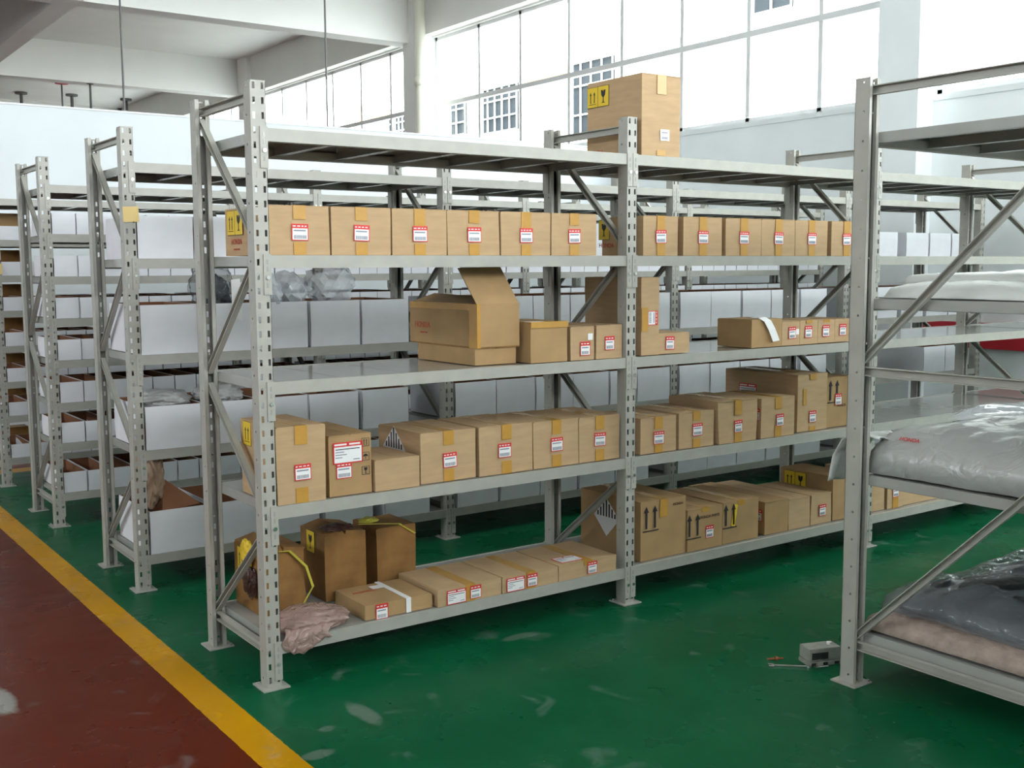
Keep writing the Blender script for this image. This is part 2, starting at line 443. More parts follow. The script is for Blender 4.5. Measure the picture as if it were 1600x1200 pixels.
BH = 0.042
def beam_mesh(length, plates=True):
    m = MB()
    m.box(0, 0.0, -BH, length, 0.004, 0, STEEL)         # outer face
    m.box(0, 0.004, -0.004, length, 0.012, 0, STEEL)    # top lip
    m.box(0, 0.004, -BH, length, 0.034, -BH+0.004, STEEL)
    m.box(0, 0.030, -BH+0.004, length, 0.034, -0.012, STEEL)
    if plates:
        for s in (0, 1): plate_into(m, length, s)
    return m
def plate_into(m, length, s):
    if s == 0: x0, x1 = -0.0235, 0.003
    else: x0, x1 = length-0.003, length+0.0235
    m.box(x0, -0.0045, -0.128, x1, -0.001, 0.003, STEEL)
    xa = 0.0 if s == 0 else length-0.003
    m.box(xa, -0.001, -0.128, xa+0.003, 0.036, 0.003, STEEL)
    xc = (x0+x1)/2
    m.cyl((xc, -0.010, -0.072), (xc, -0.0045, -0.072), 0.0065, BOLT, 10)
    for z in (-0.022, -0.045, -0.098): m.box(xc-0.003, -0.0052, z-0.008, xc+0.003, -0.0044, z+0.008, DECK)
BL = L-PW
BEAM_C = beam_mesh(BL).mesh('shelf_beam')
BEAM_N = beam_mesh(BL, False).mesh('shelf_beam')
PLA = MB(); plate_into(PLA, BL, 0); PLA = PLA.mesh('end_plate')
PLB = MB(); plate_into(PLB, BL, 1); PLB = PLB.mesh('end_plate')
def deck_mesh(length, D, n):
    m = MB(); w_ = length/n
    for i in range(n):
        a, b = i*w_+0.001, (i+1)*w_-0.001
        m.box(a, 0.012, -0.003, b, D-0.012, 0, DECK)
        m.box(a, 0.036, -0.034, a+0.002, D-0.036, -0.003, DECK)
        m.box(b-0.002, 0.036, -0.034, b, D-0.036, -0.003, DECK)
        m.box(a, 0.036, -0.034, a+0.014, D-0.036, -0.032, DECK)
        m.box(b-0.014, 0.036, -0.034, b, D-0.036, -0.032, DECK)
    return m.mesh('shelf_deck')
DECKM = deck_mesh(BL, D, 6)

def rack(label, x0, y0, nb, levels, plates, D=D, fm=ZIG, deck=DECKM, name='storage_rack', group='grey slotted steel storage racks'):
    t = thing(name, label, 'rack', (x0, y0, 0), 0, group)
    for i in range(nb+1):
        x = i*L
        link('upright_post', POST, t, (x, 0, 0)); link('upright_post', POST, t, (x+PW, D, 0), (0, 0, math.pi))
        link('foot_plate', PLATE, t, (x, 0, 0)); link('foot_plate', PLATE, t, (x+PW, D, 0), (0, 0, math.pi))
        for b in fm[0]: link('diagonal_brace', b, t, (x, 0, 0))
        for s in fm[1]: link('frame_strut', s, t, (x, 0, 0))
    for z in levels:
        for i in range(nb):
            x = i*L+PW
            if plates:
                b = link('shelf_beam', BEAM_N, t, (x, 0, z))
                link('end_plate', PLA, b); link('end_plate', PLB, b)
            else: link('shelf_beam', BEAM_C, t, (x, 0, z))
            link('shelf_beam', BEAM_C, t, (x+BL, D, z), (0, 0, math.pi))
            link('shelf_deck', deck, t, (x, 0, z-0.002))
    return t
YB, YC, YD = 1.3965, 2.893, 4.285
rack('nearest long grey rack loaded with brown cartons on five shelves', 0, 0, 4, LV5, True)
rack('second grey rack back, five shelves of large white bins', 0, YB, 4, LV5, True)
rack('third grey rack back with eight closely spaced shelves', 0.005, YC, 4, LV8, False)
rack('fourth grey rack, farthest back at the left edge of the picture', 0.01, YD, 4, LV8, False)
# the foreground rack at the right
DE = 0.95
fE = frame_meshes(DE, 'n')
deckE = deck_mesh(BL, DE, 5)
EX, EY = 1.606, -1.075
LVE = [1.832, 1.298, 0.715, 0.178]
rack('foreground grey rack at the right edge holding plastic wrapped panels', EX, EY-DE, 1, LVE, False, DE, fE, deckE)

# ------------------------------------------------------------------ printed decals (XZ plane, facing -y, origin at centre)
EPS = 0.0006
def rct(m, x0, z0, x1, z1, mt, lift=0):
    m.box(x0, -EPS-lift, z0, x1, -lift*0.5, z1, mt)
def lbl_mesh(w, h, header, seed=0, red_frame=True):
    rnd = random.Random(seed); m = MB()
    rct(m, -w/2, -h/2, w/2, h/2, RED if red_frame else WHITE)
    b = 0.003
    rct(m, -w/2+b, -h/2+b, w/2-b, h/2-h*header, WHITE, 0.0004)
    x = -w/2+0.004                                   # white words in the header
    while x < w/2-0.008:
        l = rnd.uniform(.006, .011); rct(m, x, h/2-h*header*0.62, min(x+l, w/2-0.004), h/2-h*header*0.40, WHITE, 0.0004); x += l+0.005
    z1 = h/2-h*header-0.005
    rct(m, -w/2+0.007, z1-0.0045, w/2-0.010, z1, GREY, 0.0008)      # part number line
    x = -w/2+0.007
    zb = -h/2+0.006
    while x < w/2-0.009:
        l = rnd.choice((.0008, .0012, .002)); rct(m, x, zb, x+l, zb+h*0.22, GREY, 0.0008); x += l+0.0012
    return m.mesh('parts_label')
LBL = [lbl_mesh(0.060, 0.055, 0.27, s) for s in (1, 2, 3)]
LBLS = lbl_mesh(0.050, 0.056, 0.30, 5)
def big_label():
    m = MB(); w, h = 0.115, 0.075
    rct(m, -w/2, -h/2, w/2, h/2, RED); rct(m, -w/2+.005, -h/2+.004, w/2-.005, h/2-.016, WHITE, .0004)
    rct(m, -w/2+.006, h/2-.011, -.005, h/2-.005, WHITE, .0004); rct(m, .005, h/2-.011, w/2-.01, h/2-.005, WHITE, .0004)
    for i, (a, b) in enumerate(((-.048, .045), (-.048, -.015), (-.048, -.005), (-.048, -.022), (.02, .045))):
        z = h/2-.023-i*.0095
        rct(m, a, z-.003, b, z, GREY if i else INK, .0008)
    return m.mesh('shipping_label')
LBLB = big_label()
ARROW = [(-.012, 0), (.012, 0), (.0, .022)]
def arrows_into(m, cx, z0, s, mt, lift=0.0004, base=True):
    for dx in (-.45, .45):
        x = cx+dx*s*0.5
        m.extr([(x-.05*s, z0+.12*s), (x+.05*s, z0+.12*s), (x+.05*s, z0+.75*s), (x+.13*s, z0+.75*s), (x, z0+1.0*s), (x-.13*s, z0+.75*s), (x-.05*s, z0+.75*s)], -EPS-lift, -lift*.5, mt)
    if base: rct(m, cx-.42*s, z0, cx+.42*s, z0+.045*s, mt, lift)
def glass_into(m, cx, z0, s, mt, lift=0.0004):
    m.extr([(cx-.25*s, z0), (cx+.25*s, z0), (cx+.06*s, z0+.08*s), (cx+.05*s, z0+.42*s), (cx+.24*s, z0+.62*s), (cx+.28*s, z0+1.0*s), (cx+.05*s, z0+1.0*s), (cx, z0+.84*s), (cx-.06*s, z0+1.0*s), (cx-.28*s, z0+1.0*s), (cx-.24*s, z0+.62*s), (cx-.05*s, z0+.42*s), (cx-.06*s, z0+.08*s)], -EPS-lift, -lift*.5, mt)
def yellow_label(kinds, w=0.07, h=0.085):
    m = MB(); n = len(kinds)
    for i, k in enumerate(kinds):
        cx = (i-(n-1)/2)*w
        rct(m, cx-w/2, -h/2, cx+w/2, h/2, INK); rct(m, cx-w/2+.0015, -h/2+.0015, cx+w/2-.0015, h/2-.0015, YEL, .0003)
        if k == 'a': arrows_into(m, cx, -h*.35, h*.62, INK, .0006)
        else: glass_into(m, cx, -h*.33, h*.62, INK, .0006)
    return m.mesh('handling_label')
YL2 = yellow_label('ag'); YL1 = yellow_label('a'); YLG = yellow_label('g')
def print_mesh(kind):
    m = MB()
    if kind == 'arrows': arrows_into(m, 0, -.05, .11, INK, 0)
    if kind == 'hazard':
        s = .085
        m.extr([(-s, 0), (0, -s), (s, 0), (0, s)], -EPS, 0, WHITE)
        for i in range(-4, 5):
            x = i*.019; t = s-abs(x)-.003
            if t > .004: m.extr([(x-.0045, .001), (x+.0045, .001), (x+.0045, max(.002, t-.004)), (x-.0045, max(.002, t-.004))], -EPS-.0004, -.0002, INK)
    if kind == 'marks':                    # arrows, umbrella, glass in small frames, one above another
        for i, z in enumerate((.05, 0, -.05)):
            a = .015
            for q in ((-a, z-a, a, z-a+.0015), (-a, z+a-.0015, a, z+a), (-a, z-a, -a+.0015, z+a), (a-.0015, z-a, a, z+a)): rct(m, *q, INK)
            if i == 0: arrows_into(m, 0, z-.011, .022, INK, 0)
            if i == 1:
                m.extr([(-.011, z), (.011, z), (.006, z+.007), (0, z+.009), (-.006, z+.007)], -EPS, 0, INK); rct(m, -.0008, z-.010, .0008, z, INK)
            if i == 2: glass_into(m, 0, z-.011, .022, INK, 0)
    return m.mesh('printed_symbol')
P_AR = print_mesh('arrows'); P_HZ = print_mesh('hazard'); P_MK = print_mesh('marks')
_tc = {}
def text_mesh(s, size, mt):
    k = (s, size, mt.name)
    if k in _tc: return _tc[k]
    c = bpy.data.curves.new('lettering', 'FONT'); c.body = s; c.size = size; c.extrude = 0.0003; c.offset = size*0.012; c.align_x = 'CENTER'; c.align_y = 'CENTER'
    o = bpy.data.objects.new('lettering', c); COL.objects.link(o)
    bpy.context.view_layer.update()
    me = bpy.data.meshes.new_from_object(o.evaluated_get(bpy.context.evaluated_depsgraph_get()))
    bpy.data.objects.remove(o); bpy.data.curves.remove(c)
    me.transform(Matrix.Rotation(math.pi/2, 4, 'X')); me.materials.clear(); me.materials.append(mt); me.name = 'lettering'
    _tc[k] = me; return me
def decal(par, me, name, face, u, v, d=0.0, rot=0, off=0.0022):
    """face: front uses x=u z=v; left uses y=u z=v; top uses x=u y=v"""
    if face == 'front': return link(name, me, par, (u, -off, v), (0, rot, 0))
    if face == 'left': return link(name, me, par, (-off, u, v), (0, 0, -math.pi/2))
    if face == 'top': return link(name, me, par, (u, v, d+off), (-math.pi/2, 0, rot))

def blob(name, label, cat, x, y, z, sx, sy, sz, mt, seed, amp=.35, fr=9, n=4, group=None, parent=None, flat=0.0, rz=0, facet=False):
    if mt is FILM: n, facet = 2, True
    me = bpy.data.meshes.new(name); bm = bmesh.new(); bmesh.ops.create_icosphere(bm, subdivisions=n+1, radius=1)
    for v in bm.verts:
        p = v.co.copy(); s = Vector((seed*3.1, seed*1.7, 0))
        if facet:
            a = noise.noise(p*1.3+s)*.7 + (1-2*abs(noise.noise(p*2.2+s*2)))*.45 + random.uniform(-.16, .16)
        else: a = noise.noise(p*1.6+s)*.5 + abs(noise.noise(p*3.1+s*2))*.5 + abs(noise.noise(p*6+s*3))*.25
        r = 1+amp*(a-.15)
        q = p*r
        v.co = Vector((q.x*sx, q.y*sy, max(-flat, q.z)*sz if flat else q.z*sz))
    zmin = min(v.co.z for v in bm.verts)
    for v in bm.verts: v.co.z -= zmin
    for f in bm.faces: f.smooth = not facet
    bm.to_mesh(me); bm.free(); me.materials.append(mt)
    o = link(name, me, parent, (x, y, z), (0, 0, rz))
    if label: tag(o, label, cat, group)
    return o
# ------------------------------------------------------------------ cartons
_rc = random.Random(11)
def carton_mesh(w, d, h, m=CARD, wob=0.002, seam=True):
    q = lambda: _rc.uniform(-wob, wob)
    mb = MB(); pts = []
    for z in (0, h-0.003):
        for (x, y) in ((0, 0), (w, 0), (w, d), (0, d)):
            k = 0 if z == 0 else 1
            pts.append((x+q()*k, y+q()*k*0.5, z))
    mb.hexa(pts, m)
    me = mb.mesh('carton'); bm = bmesh.new(); bm.from_mesh(me)
    bmesh.ops.subdivide_edges(bm, edges=list(bm.edges), cuts=3, use_grid_fill=True)
    sd = _rc.uniform(0, 50)
    for v in bm.verts:
        n = noise.noise_vector(v.co*5+Vector((sd, 0, 0)))
        if v.co.z > 0.001: v.co += Vector((n.x, n.y, n.z*0.3))*wob*0.8
    # crisp little flap edges on top: two halves with the closing gap between them
    a = 0.0015
    bm2 = MB()
    if seam:
        for (x0, x1) in ((a, w/2-0.0012), (w/2+0.0012, w-a)):
            bm2.box(x0, -0.0012, h-0.003, x1, d+0.0012, h, m)
    else: bm2.box(a, a, h-0.003, w-a, d-a, h, m)
    me2 = bm2.mesh('t'); bm.from_mesh(me2); bpy.data.meshes.remove(me2)
    bm.to_mesh(me); bm.free(); me.polygons.foreach_set('material_index', [0]*len(me.polygons)); me.update()
    return me
def tape_mesh(w, d, h, tw=0.045, top=0.28, bot=0.24):
    m = MB(); x0, x1 = w/2-tw/2, w/2+tw/2; t = 0.0008
    m.box(x0, -0.0022, h, x1, d+0.0022, h+t, TAPE)
    if top > 0: m.box(x0, -0.0022-t, h-h*top, x1, -0.0022, h+t, TAPE)
    out = [m.mesh('packing_tape')]
    if bot > 0: out.append(MB().box(x0, -0.0022-t, 0.0, x1, -0.0022, h*bot, TAPE).mesh('packing_tape'))
    return out
GR_C = 'brown cartons on the nearest rack'
def carton(label, x, y, z, w, d, h, rz=0, m=CARD, tape=(.28, .24), tw=0.045, lab=None, left=None, seam=True, wob=0.002, group=GR_C, extra=None):
    o = link('cardboard_carton', carton_mesh(w, d, h, m, wob, seam), None, (x, y, z+0.0008), (0, 0, rz))
    tag(o, label, 'box', group)
    if tape:
        for me in tape_mesh(w, d, h, tw, *tape): link('packing_tape', me, o)
    if lab:
        kind, u, v = lab
        me = LBLS if kind == 's' else LBL[_rc.randrange(3)]
        decal(o, me, 'parts_label', 'front', u*w, v*h, off=0.0036, rot=_rc.uniform(-.03, .03))
    for e in (left or []): decal(o, e[0], e[1], 'left', e[2], e[3])
    for e in (extra or []): decal(o, e[0], e[1], e[2], e[3], e[4], *(e[5:] if len(e) > 5 else ()))
    return o
HON = text_mesh('HONDA', 0.026, REDT); HONS = text_mesh('GENUINE PARTS', 0.008, REDT)
HONB = text_mesh('HONDA', 0.032, REDT)
Z5, Z4, Z3, Z2, Z1 = LV5
E1 = [(YL2, 'handling_label', .28, .113), (HON, 'lettering', .27, .048), (HONS, 'lettering', .27, .022)]
# second shelf from the top, first bay: six alike
for i, (x0, x1) in enumerate(((.053, .271), (.277, .503), (.510, .733), (.738, .965), (.972, 1.202), (1.208, 1.432))):
    od = ['first', 'second', 'third', 'fourth', 'fifth', 'sixth'][i]
    carton('square taped carton, %s from the left on the second shelf down, left bay' % od, x0, .012, Z4, x1-x0, .26 if i else .375, .162, lab=('n', .5, .46), tape=(.28, .26) if i not in (2, 4) else (.40, .25), left=E1 if i == 0 else [(HON, 'lettering', .1, .05)])
for i, (x0, x1) in enumerate(((1.682, 1.875), (1.908, 2.138), (2.163, 2.386), (2.389, 2.612), (2.616, 2.840), (2.870, 3.090))):
    od = ['first', 'second', 'third', 'fourth', 'fifth', 'sixth'][i]
    carton('square taped carton, %s from the left on the second shelf down, middle bay' % od, x0, .012, Z4, x1-x0, .26, .163, lab=('n', .5, .48), tape=((.42, .40) if i % 2 == 0 else (.45, .42)), left=[(YLG, 'handling_label', .245, .112), (HON, 'lettering', .23, .045)] if i == 0 else None)
# big carton on top of the rack
carton('tall carton standing on top of the nearest rack', 1.662, .004, Z5, .212, .345, .325, tape=(.24, .07), tw=.05, left=[(YL2, 'handling_label', .272, .262), (HON, 'lettering', .285, .03)],
       extra=[(lbl_mesh(.05, .045, .12, 9, False), 'parts_label', 'front', .125, .085)], wob=.003)
# third shelf from the top, first bay
o = carton('low flat carton underneath the open box on the middle shelf', .90, .085, Z3, .19, .42, .064, tape=None, m=CARD2)
# open box on it, one flap standing up
ob = thing('open_carton', 'large worn open carton with one flap standing up, middle shelf', 'box', (.905, .075, Z3+.0655), 0, None)
m = MB(); w_, d_, h_ = .195, .50, .168; t = .005
m.box(0, 0, 0, w_, d_, t, CARD3); m.box(0, 0, t, w_, t, h_, CARD2); m.box(0, d_-t, t, w_, d_, h_, CARD2)
m.box(0, t, t, t, d_-t, h_, CARD2); m.box(w_-t, t, t, w_, d_-t, h_, CARD2)
build('box_body', m, ob)
m = MB().hexa([(0, .004, h_), (w_, .004, h_), (w_, .009, h_), (0, .009, h_), (-.045, .06, h_+.135), (w_-.04, .07, h_+.14), (w_-.04, .075, h_+.14), (-.045, .065, h_+.135)], CARD2)
build('front_flap', m, ob)
m = MB().hexa([(0, .03, h_), (.004, .03, h_), (.004, d_-.02, h_), (0, d_-.02, h_), (.10, .03, h_+.022), (.104, .03, h_+.02), (.104, d_-.03, h_+.03), (.10, d_-.03, h_+.032)], CARD2)
build('side_flap', m, ob)
build('packing_tape', MB().box(-.0015, 0, .0, 0, .055, h_, TAPE).box(-.0015, -.001, 0, .014, 0, h_, TAPE).box(-.0015, .055, h_-.025, 0, d_, h_, TAPE), ob)
decal(ob, HONB, 'lettering', 'left', .40, .075, off=.001); decal(ob, HONS, 'lettering', 'left', .39, .045, off=.001)
lastc = carton('scuffed carton with shiny tape, right of the open box', 1.122, .03, Z3, .178, .27, .158, m=CARD2, tape=None, wob=.004)
build('packing_tape', MB().box(-.002, -.0045, .135, .180, -.003, .1575, TAPE).box(-.002, -.0045, .1575, .180, .05, .159, TAPE), lastc)
WSTK = MB().box(-.012, -EPS, -.013, .012, 0, .013, WHITE).mesh('white_sticker')
carton('small carton with low red label and small white sticker, middle shelf', 1.318, .03, Z3, .115, .22, .134, tape=None, rz=-.04, lab=('s', .60, .34), extra=[(WSTK, 'white_sticker', 'front', .095, .092)])
carton('small carton with red label just left of the centre post, middle shelf', 1.440, .02, Z3, .137, .24, .136, tape=None, lab=('s', .5, .46))
# third shelf, middle bay
carton('tall thin carton standing upright beside the centre post, middle shelf', 1.70, .04, Z3, .10, .37, .325, tape=None, seam=False, left=[], extra=[(LBL[0], 'parts_label', 'front', .062, .155, 0, math.pi/2)])
build('packing_tape', MB().box(-.001, -.004, .10, .035, -.003, .20, TAPE), [o for o in COL.objects if o.get('label', '').startswith('tall thin carton')][0])
carton('low carton lying against the tall thin one, middle shelf', 1.806, .05, Z3, .18, .25, .088, tape=None, seam=False, lab=('s', .36, .52))
lastc = carton('carton with torn side and white paper slip hanging over it', 2.372, .045, Z3, .20, .21, .128, tape=None, m=CARD2, seam=False)
slip = thing('paper_slip', 'white paper slip draped over the front of the torn carton, middle shelf', 'paper', (2.41, .04, Z3+.130))

m = MB()
prof = [(0, .05, .004), (.012, .01, .004), (.03, -.008, -.012), (.055, -.012, -.05), (.075, -.012, -.085), (.085, -.012, -.105)]
for (a, b) in zip(prof, prof[1:]):
    m.poly([(a[0], a[1], a[2]), (a[0]+.045, a[1], a[2]+.004), (b[0]+.045, b[1], b[2]+.004), (b[0], b[1], b[2])], WHITE)
so = build('paper_sheet', m, slip)
md = so.modifiers.new('solid', 'SOLIDIFY'); md.thickness = .0008
for i, (x0, x1) in enumerate(((2.580, 2.706), (2.712, 2.838), (2.844, 2.970), (2.976, 3.10))):
    od = ['first', 'second', 'third', 'fourth'][i]
    carton('small cube carton, %s of four in a row, middle shelf middle bay' % od, x0, .05+.004*i, Z3, x1-x0, .22, .112, tape=(0.12, 0) if i in (1, 2) else None, lab=('s', .55 if i == 0 else .45, .52), extra=[(WSTK, 'white_sticker', 'front', .105, .062)] if i == 0 else None)

# fourth shelf, left bay
carton('tall taped carton at the left end, second shelf from the bottom', .059, .010, Z2, .175, .305, .262, lab=('n', .52, .40), tape=(.24, .2), left=[(YL1, 'handling_label', .245, .215)], wob=.003)
carton('carton with large white shipping label and handling marks', .258, .03, Z2, .164, .34, .212, tape=None, m=CARD2, extra=[(LBLB, 'shipping_label', 'front', .072, .150), (LBL[1], 'parts_label', 'front', .056, .088), (P_MK, 'printed_symbol', 'front', .140, .130)])
carton('low plain carton in front of the hazard marked carton', .430, .018, Z2, .180, .26, .112, tape=None, m=CARD)
def haz_left(me_u): return [(P_HZ, 'printed_symbol', me_u, .10)]
carton('wide taped carton with striped hazard mark on its side, left bay', .626, .036, Z2, .240, .31, .187, lab=('n', .52, .42), left=[(P_HZ, 'printed_symbol', .19, .11)], wob=.003)
for i, (x0, x1, h, f) in enumerate(((.880, 1.128, .188, .46), (1.134, 1.358, .185, .50), (1.362, 1.574, .183, .50))):
    carton('wide taped carton, %s of three right of the hazard marked carton' % ['first', 'second', 'third'][i], x0, .03, Z2, x1-x0, .30, h, lab=('n', f, .48), wob=.003, tape=(.30, .26))
# fourth shelf, middle bay
carton('taped carton just right of the centre post, second shelf from bottom', 1.690, .03, Z2, .205, .28, .152, lab=('n', .50, .42), tape=(.33, .3))
carton('square carton with red label, second right of the centre post', 1.912, .03, Z2, .210, .30, .157, lab=('n', .52, .5), tape=(.25, .25))
carton('crumpled carton with sagging top flap, second shelf from bottom', 2.148, .02, Z2, .236, .32, .190, lab=('s', .5, .38), tape=(.35, .30), wob=.009)
carton('taped carton right of the crumpled one with red side label', 2.418, .02, Z2, .226, .30, .184, lab=('s', .55, .42), tape=(.30, .3), left=[(LBLS, 'parts_label', .03, .11)])
carton('large carton standing taller than its row, second shelf from bottom', 2.700, .05, Z2, .215, .46, .272, lab=('s', .5, .25), tape=(.1, .08), m=CARD, left=[(LBLB, 'shipping_label', .31, .17)], extra=[(MB().box(-.012, -EPS, -.04, .012, 0, .04, TAPE).mesh('tape_patch'), 'tape_patch', 'front', .05, .165)])
carton('carton with printed arrows half behind the foreground post', 2.925, .06, Z2, .20, .30, .245, lab=('s', .42, .55), tape=None, m=CARD2, extra=[(P_AR, 'printed_symbol', 'front', .05, .17), (text_mesh('HONDA', .018, BROWNINK), 'lettering', 'front', .11, .105)])

# bottom shelf, left bay
def strapped(o, pts, nm='plastic_strap'):
    c = MB()
    for a, b in zip(pts, pts[1:]):
        a = Vector(a); b = Vector(b); s_ = Vector((.006, .004, 0))
        c.poly([a-s_, b-s_, b+s_, a+s_], YSTRAP)
    s = build(nm, c, o); md = s.modifiers.new('solid', 'SOLIDIFY'); md.thickness = .0012
    return s
def topflap(o, w, d, h, mt=CARD3):
    m = MB()
    m.hexa([(0, 0, h), (w*.48, 0, h), (w*.48, d, h), (0, d, h), (0, .01, h+.003), (w*.46, .02, h+.02), (w*.46, d, h+.022), (0, d, h+.003)], mt)
    m.hexa([(w*.5, 0, h), (w, 0, h), (w, d, h), (w*.5, d, h), (w*.52, 0, h+.014), (w, 0, h+.003), (w, d, h+.003), (w*.52, d, h+.02)], mt)
    build('top_flap', m, o)
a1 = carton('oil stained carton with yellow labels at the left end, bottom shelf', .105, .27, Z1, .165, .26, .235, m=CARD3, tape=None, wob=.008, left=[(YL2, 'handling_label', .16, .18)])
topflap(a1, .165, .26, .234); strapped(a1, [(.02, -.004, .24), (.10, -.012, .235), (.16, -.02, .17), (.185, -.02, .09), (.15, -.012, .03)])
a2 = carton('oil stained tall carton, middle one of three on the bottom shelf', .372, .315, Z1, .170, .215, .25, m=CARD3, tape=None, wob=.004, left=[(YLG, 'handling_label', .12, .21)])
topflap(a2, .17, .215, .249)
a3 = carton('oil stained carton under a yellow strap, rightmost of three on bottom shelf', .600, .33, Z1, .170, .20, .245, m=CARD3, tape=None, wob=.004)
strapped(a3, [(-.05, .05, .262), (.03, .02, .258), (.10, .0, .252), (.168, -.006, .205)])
MUD = mat('dark_brown_soiled_film', (0.06, 0.025, 0.018), 0.35, 0.3, 20, bump=0.5, bump_scale=40)
blob('soiled_wrapping', 'dark brown crumpled wrapping on top of the middle stained carton', 'wrapping', .445, .36, Z1+.262, .06, .045, .014, MUD, 51, .6, flat=.4)
blob('soiled_wrapping', 'yellow crumpled strapping lying on the stained cartons, bottom shelf', 'wrapping', .60, .40, Z1+.262, .035, .03, .012, YSTRAP, 53, .7, flat=.4)
blob('soiled_wrapping', 'torn yellow and brown label film hanging on the leftmost stained carton', 'wrapping', .100, .40, Z1+.155, .012, .05, .045, YEL, 55, .7)
blob('soiled_wrapping', 'dark soiled film hanging low on the leftmost stained carton', 'wrapping', .098, .38, Z1+.05, .012, .06, .055, MUD, 57, .6)
f1 = carton('flat carton strapped with white tape, tilted on the bottom shelf', .385, .03, Z1, .275, .245, .052, rz=-.02, m=CARD2, tape=None, wob=.004, seam=False, lab=('s', .24, .46))
build('white_band', MB().box(.165, -.004, 0, .185, -.0022, .0535, WHITE).box(.165, -.004, .0525, .185, .248, .0545, WHITE), f1)
decal(f1, MB().box(-.03, -EPS, -.02, .03, 0, .02, WHITE).mesh('white_sticker'), 'white_sticker', 'top', .15, .19, .0525, off=.001)
decal(f1, HON, 'lettering', 'top', .08, .16, .0525, off=.001)
def flat(label, x, w, lx, lx2, top=False, d=.29):
    o = carton(label, x, .008, Z1, w, d, .064, tape=(.85, .1) if not top else (.3, 0), m=CARD, wob=.002)
    if lx is not None: decal(o, LBLB, 'shipping_label', 'front', lx, .029, off=.0044).scale = (.75, 1, .72)
    if lx2 is not None: decal(o, LBLS, 'parts_label', 'front', lx2, .032, off=.0046).scale = (1, 1, .9)
    if top: decal(o, LBLB, 'shipping_label', 'top', .09, .06, .0645, off=.001)
    return o
flat('flat carton with two red labels, second flat one from the left', .675, .285, .08, .165)
flat('flat carton with white and red labels, third flat one from the left', .966, .27, .06, .14)
flat('flat carton with label lying on top, next to the centre post', 1.240, .30, None, .17, True)
# bottom shelf, middle bay
carton('large carton with big hazard diamond on its side, bottom shelf', 1.70, .035, Z1, .262, .40, .256, m=CARD2, tape=(.30, 0), left=[(P_HZ, 'printed_symbol', .22, .155)], extra=[(P_AR, 'printed_symbol', 'front', .055, .175), (text_mesh('HONDA', .016, BROWNINK), 'lettering', 'front', .215, .225)], wob=.003)
carton('carton with black arrows and stacked red and white labels', 1.970, .03, Z1, .215, .36, .187, m=CARD2, tape=(.1, 0), extra=[(P_AR, 'printed_symbol', 'front', .035, .105), (LBLS, 'parts_label', 'front', .135, .075), (text_mesh('HONDA PARTS', .018, BROWNINK), 'lettering', 'front', .135, .145)])
carton('carton with black arrows and torn yellow tape, bottom shelf', 2.192, .035, Z1, .235, .36, .190, m=CARD2, tape=(.12, 0), extra=[(P_AR, 'printed_symbol', 'front', .045, .12), (MB().box(-.012, -EPS, -.05, .012, 0, .05, YEL).mesh('tape_patch'), 'tape_patch', 'front', .075, .125, 0, .2)])
carton('long carton with shiny tape on its corner, bottom shelf middle bay', 2.478, .04, Z1, .160, .50, .155, m=CARD2, tape=None, wob=.005, left=[(LBLS, 'parts_label', .04, .09)])
carton('narrow plain carton between two taped ones, bottom shelf middle bay', 2.645, .04, Z1, .150, .50, .147, m=CARD, tape=None, wob=.005)
carton('narrow carton with red label and shiny corner tape, bottom shelf', 2.802, .04, Z1, .152, .34, .147, m=CARD, tape=None, lab=('s', .55, .45), wob=.005)
carton('taller carton with pair of yellow labels on its side, bottom shelf', 2.965, .04, Z1, .175, .33, .222, m=CARD2, tape=None, left=[(YL2, 'handling_label', .235, .17)])
# bottom shelf, right bay
carton('plain carton right of the foreground post, bottom shelf', 3.235, .05, Z1, .155, .36, .160, m=CARD, tape=None)
carton('narrow taped carton with red label, bottom shelf right bay', 3.400, .04, Z1, .130, .40, .178, m=CARD, tape=(.5, .38), lab=('s', .5, .48))
carton('wide plain carton, bottom shelf right bay', 3.545, .05, Z1, .330, .36, .160, m=CARD, tape=None)
carton('small carton at the right end of the bottom shelf row', 3.885, .06, Z1, .190, .30, .115, m=CARD, tape=None, lab=('s', .5, .7))

# ------------------------------------------------------------------ open white bins
_bc = {}
def bin_mesh(w, d, h, front=None, ins=None):
    k = (round(w, 3), d, h, front, ins)
    if k in _bc: return _bc[k]
    t = .004; m = MB(); hf = front or h; n = 4
    def wall(p0, p1, h0, h1, nrm, bul):
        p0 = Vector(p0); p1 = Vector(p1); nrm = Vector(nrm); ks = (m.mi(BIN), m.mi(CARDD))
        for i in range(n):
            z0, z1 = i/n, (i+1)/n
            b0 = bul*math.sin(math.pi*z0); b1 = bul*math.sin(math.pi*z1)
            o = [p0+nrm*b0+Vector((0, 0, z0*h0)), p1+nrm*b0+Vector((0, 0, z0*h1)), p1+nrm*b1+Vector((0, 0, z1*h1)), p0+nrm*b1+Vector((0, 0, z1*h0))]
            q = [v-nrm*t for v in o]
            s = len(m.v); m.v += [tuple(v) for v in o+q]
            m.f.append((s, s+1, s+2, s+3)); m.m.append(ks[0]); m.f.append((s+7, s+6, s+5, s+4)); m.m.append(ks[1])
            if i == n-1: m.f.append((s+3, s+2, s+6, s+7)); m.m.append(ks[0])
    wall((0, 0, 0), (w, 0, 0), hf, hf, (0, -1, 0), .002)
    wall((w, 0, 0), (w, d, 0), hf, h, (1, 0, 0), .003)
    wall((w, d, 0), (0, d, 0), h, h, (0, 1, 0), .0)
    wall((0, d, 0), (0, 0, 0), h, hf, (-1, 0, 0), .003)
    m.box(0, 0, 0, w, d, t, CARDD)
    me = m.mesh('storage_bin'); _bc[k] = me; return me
ORD = ['first', 'second', 'third', 'fourth', 'fifth', 'sixth', 'seventh', 'eighth', 'ninth', 'tenth', 'eleventh', 'twelfth']
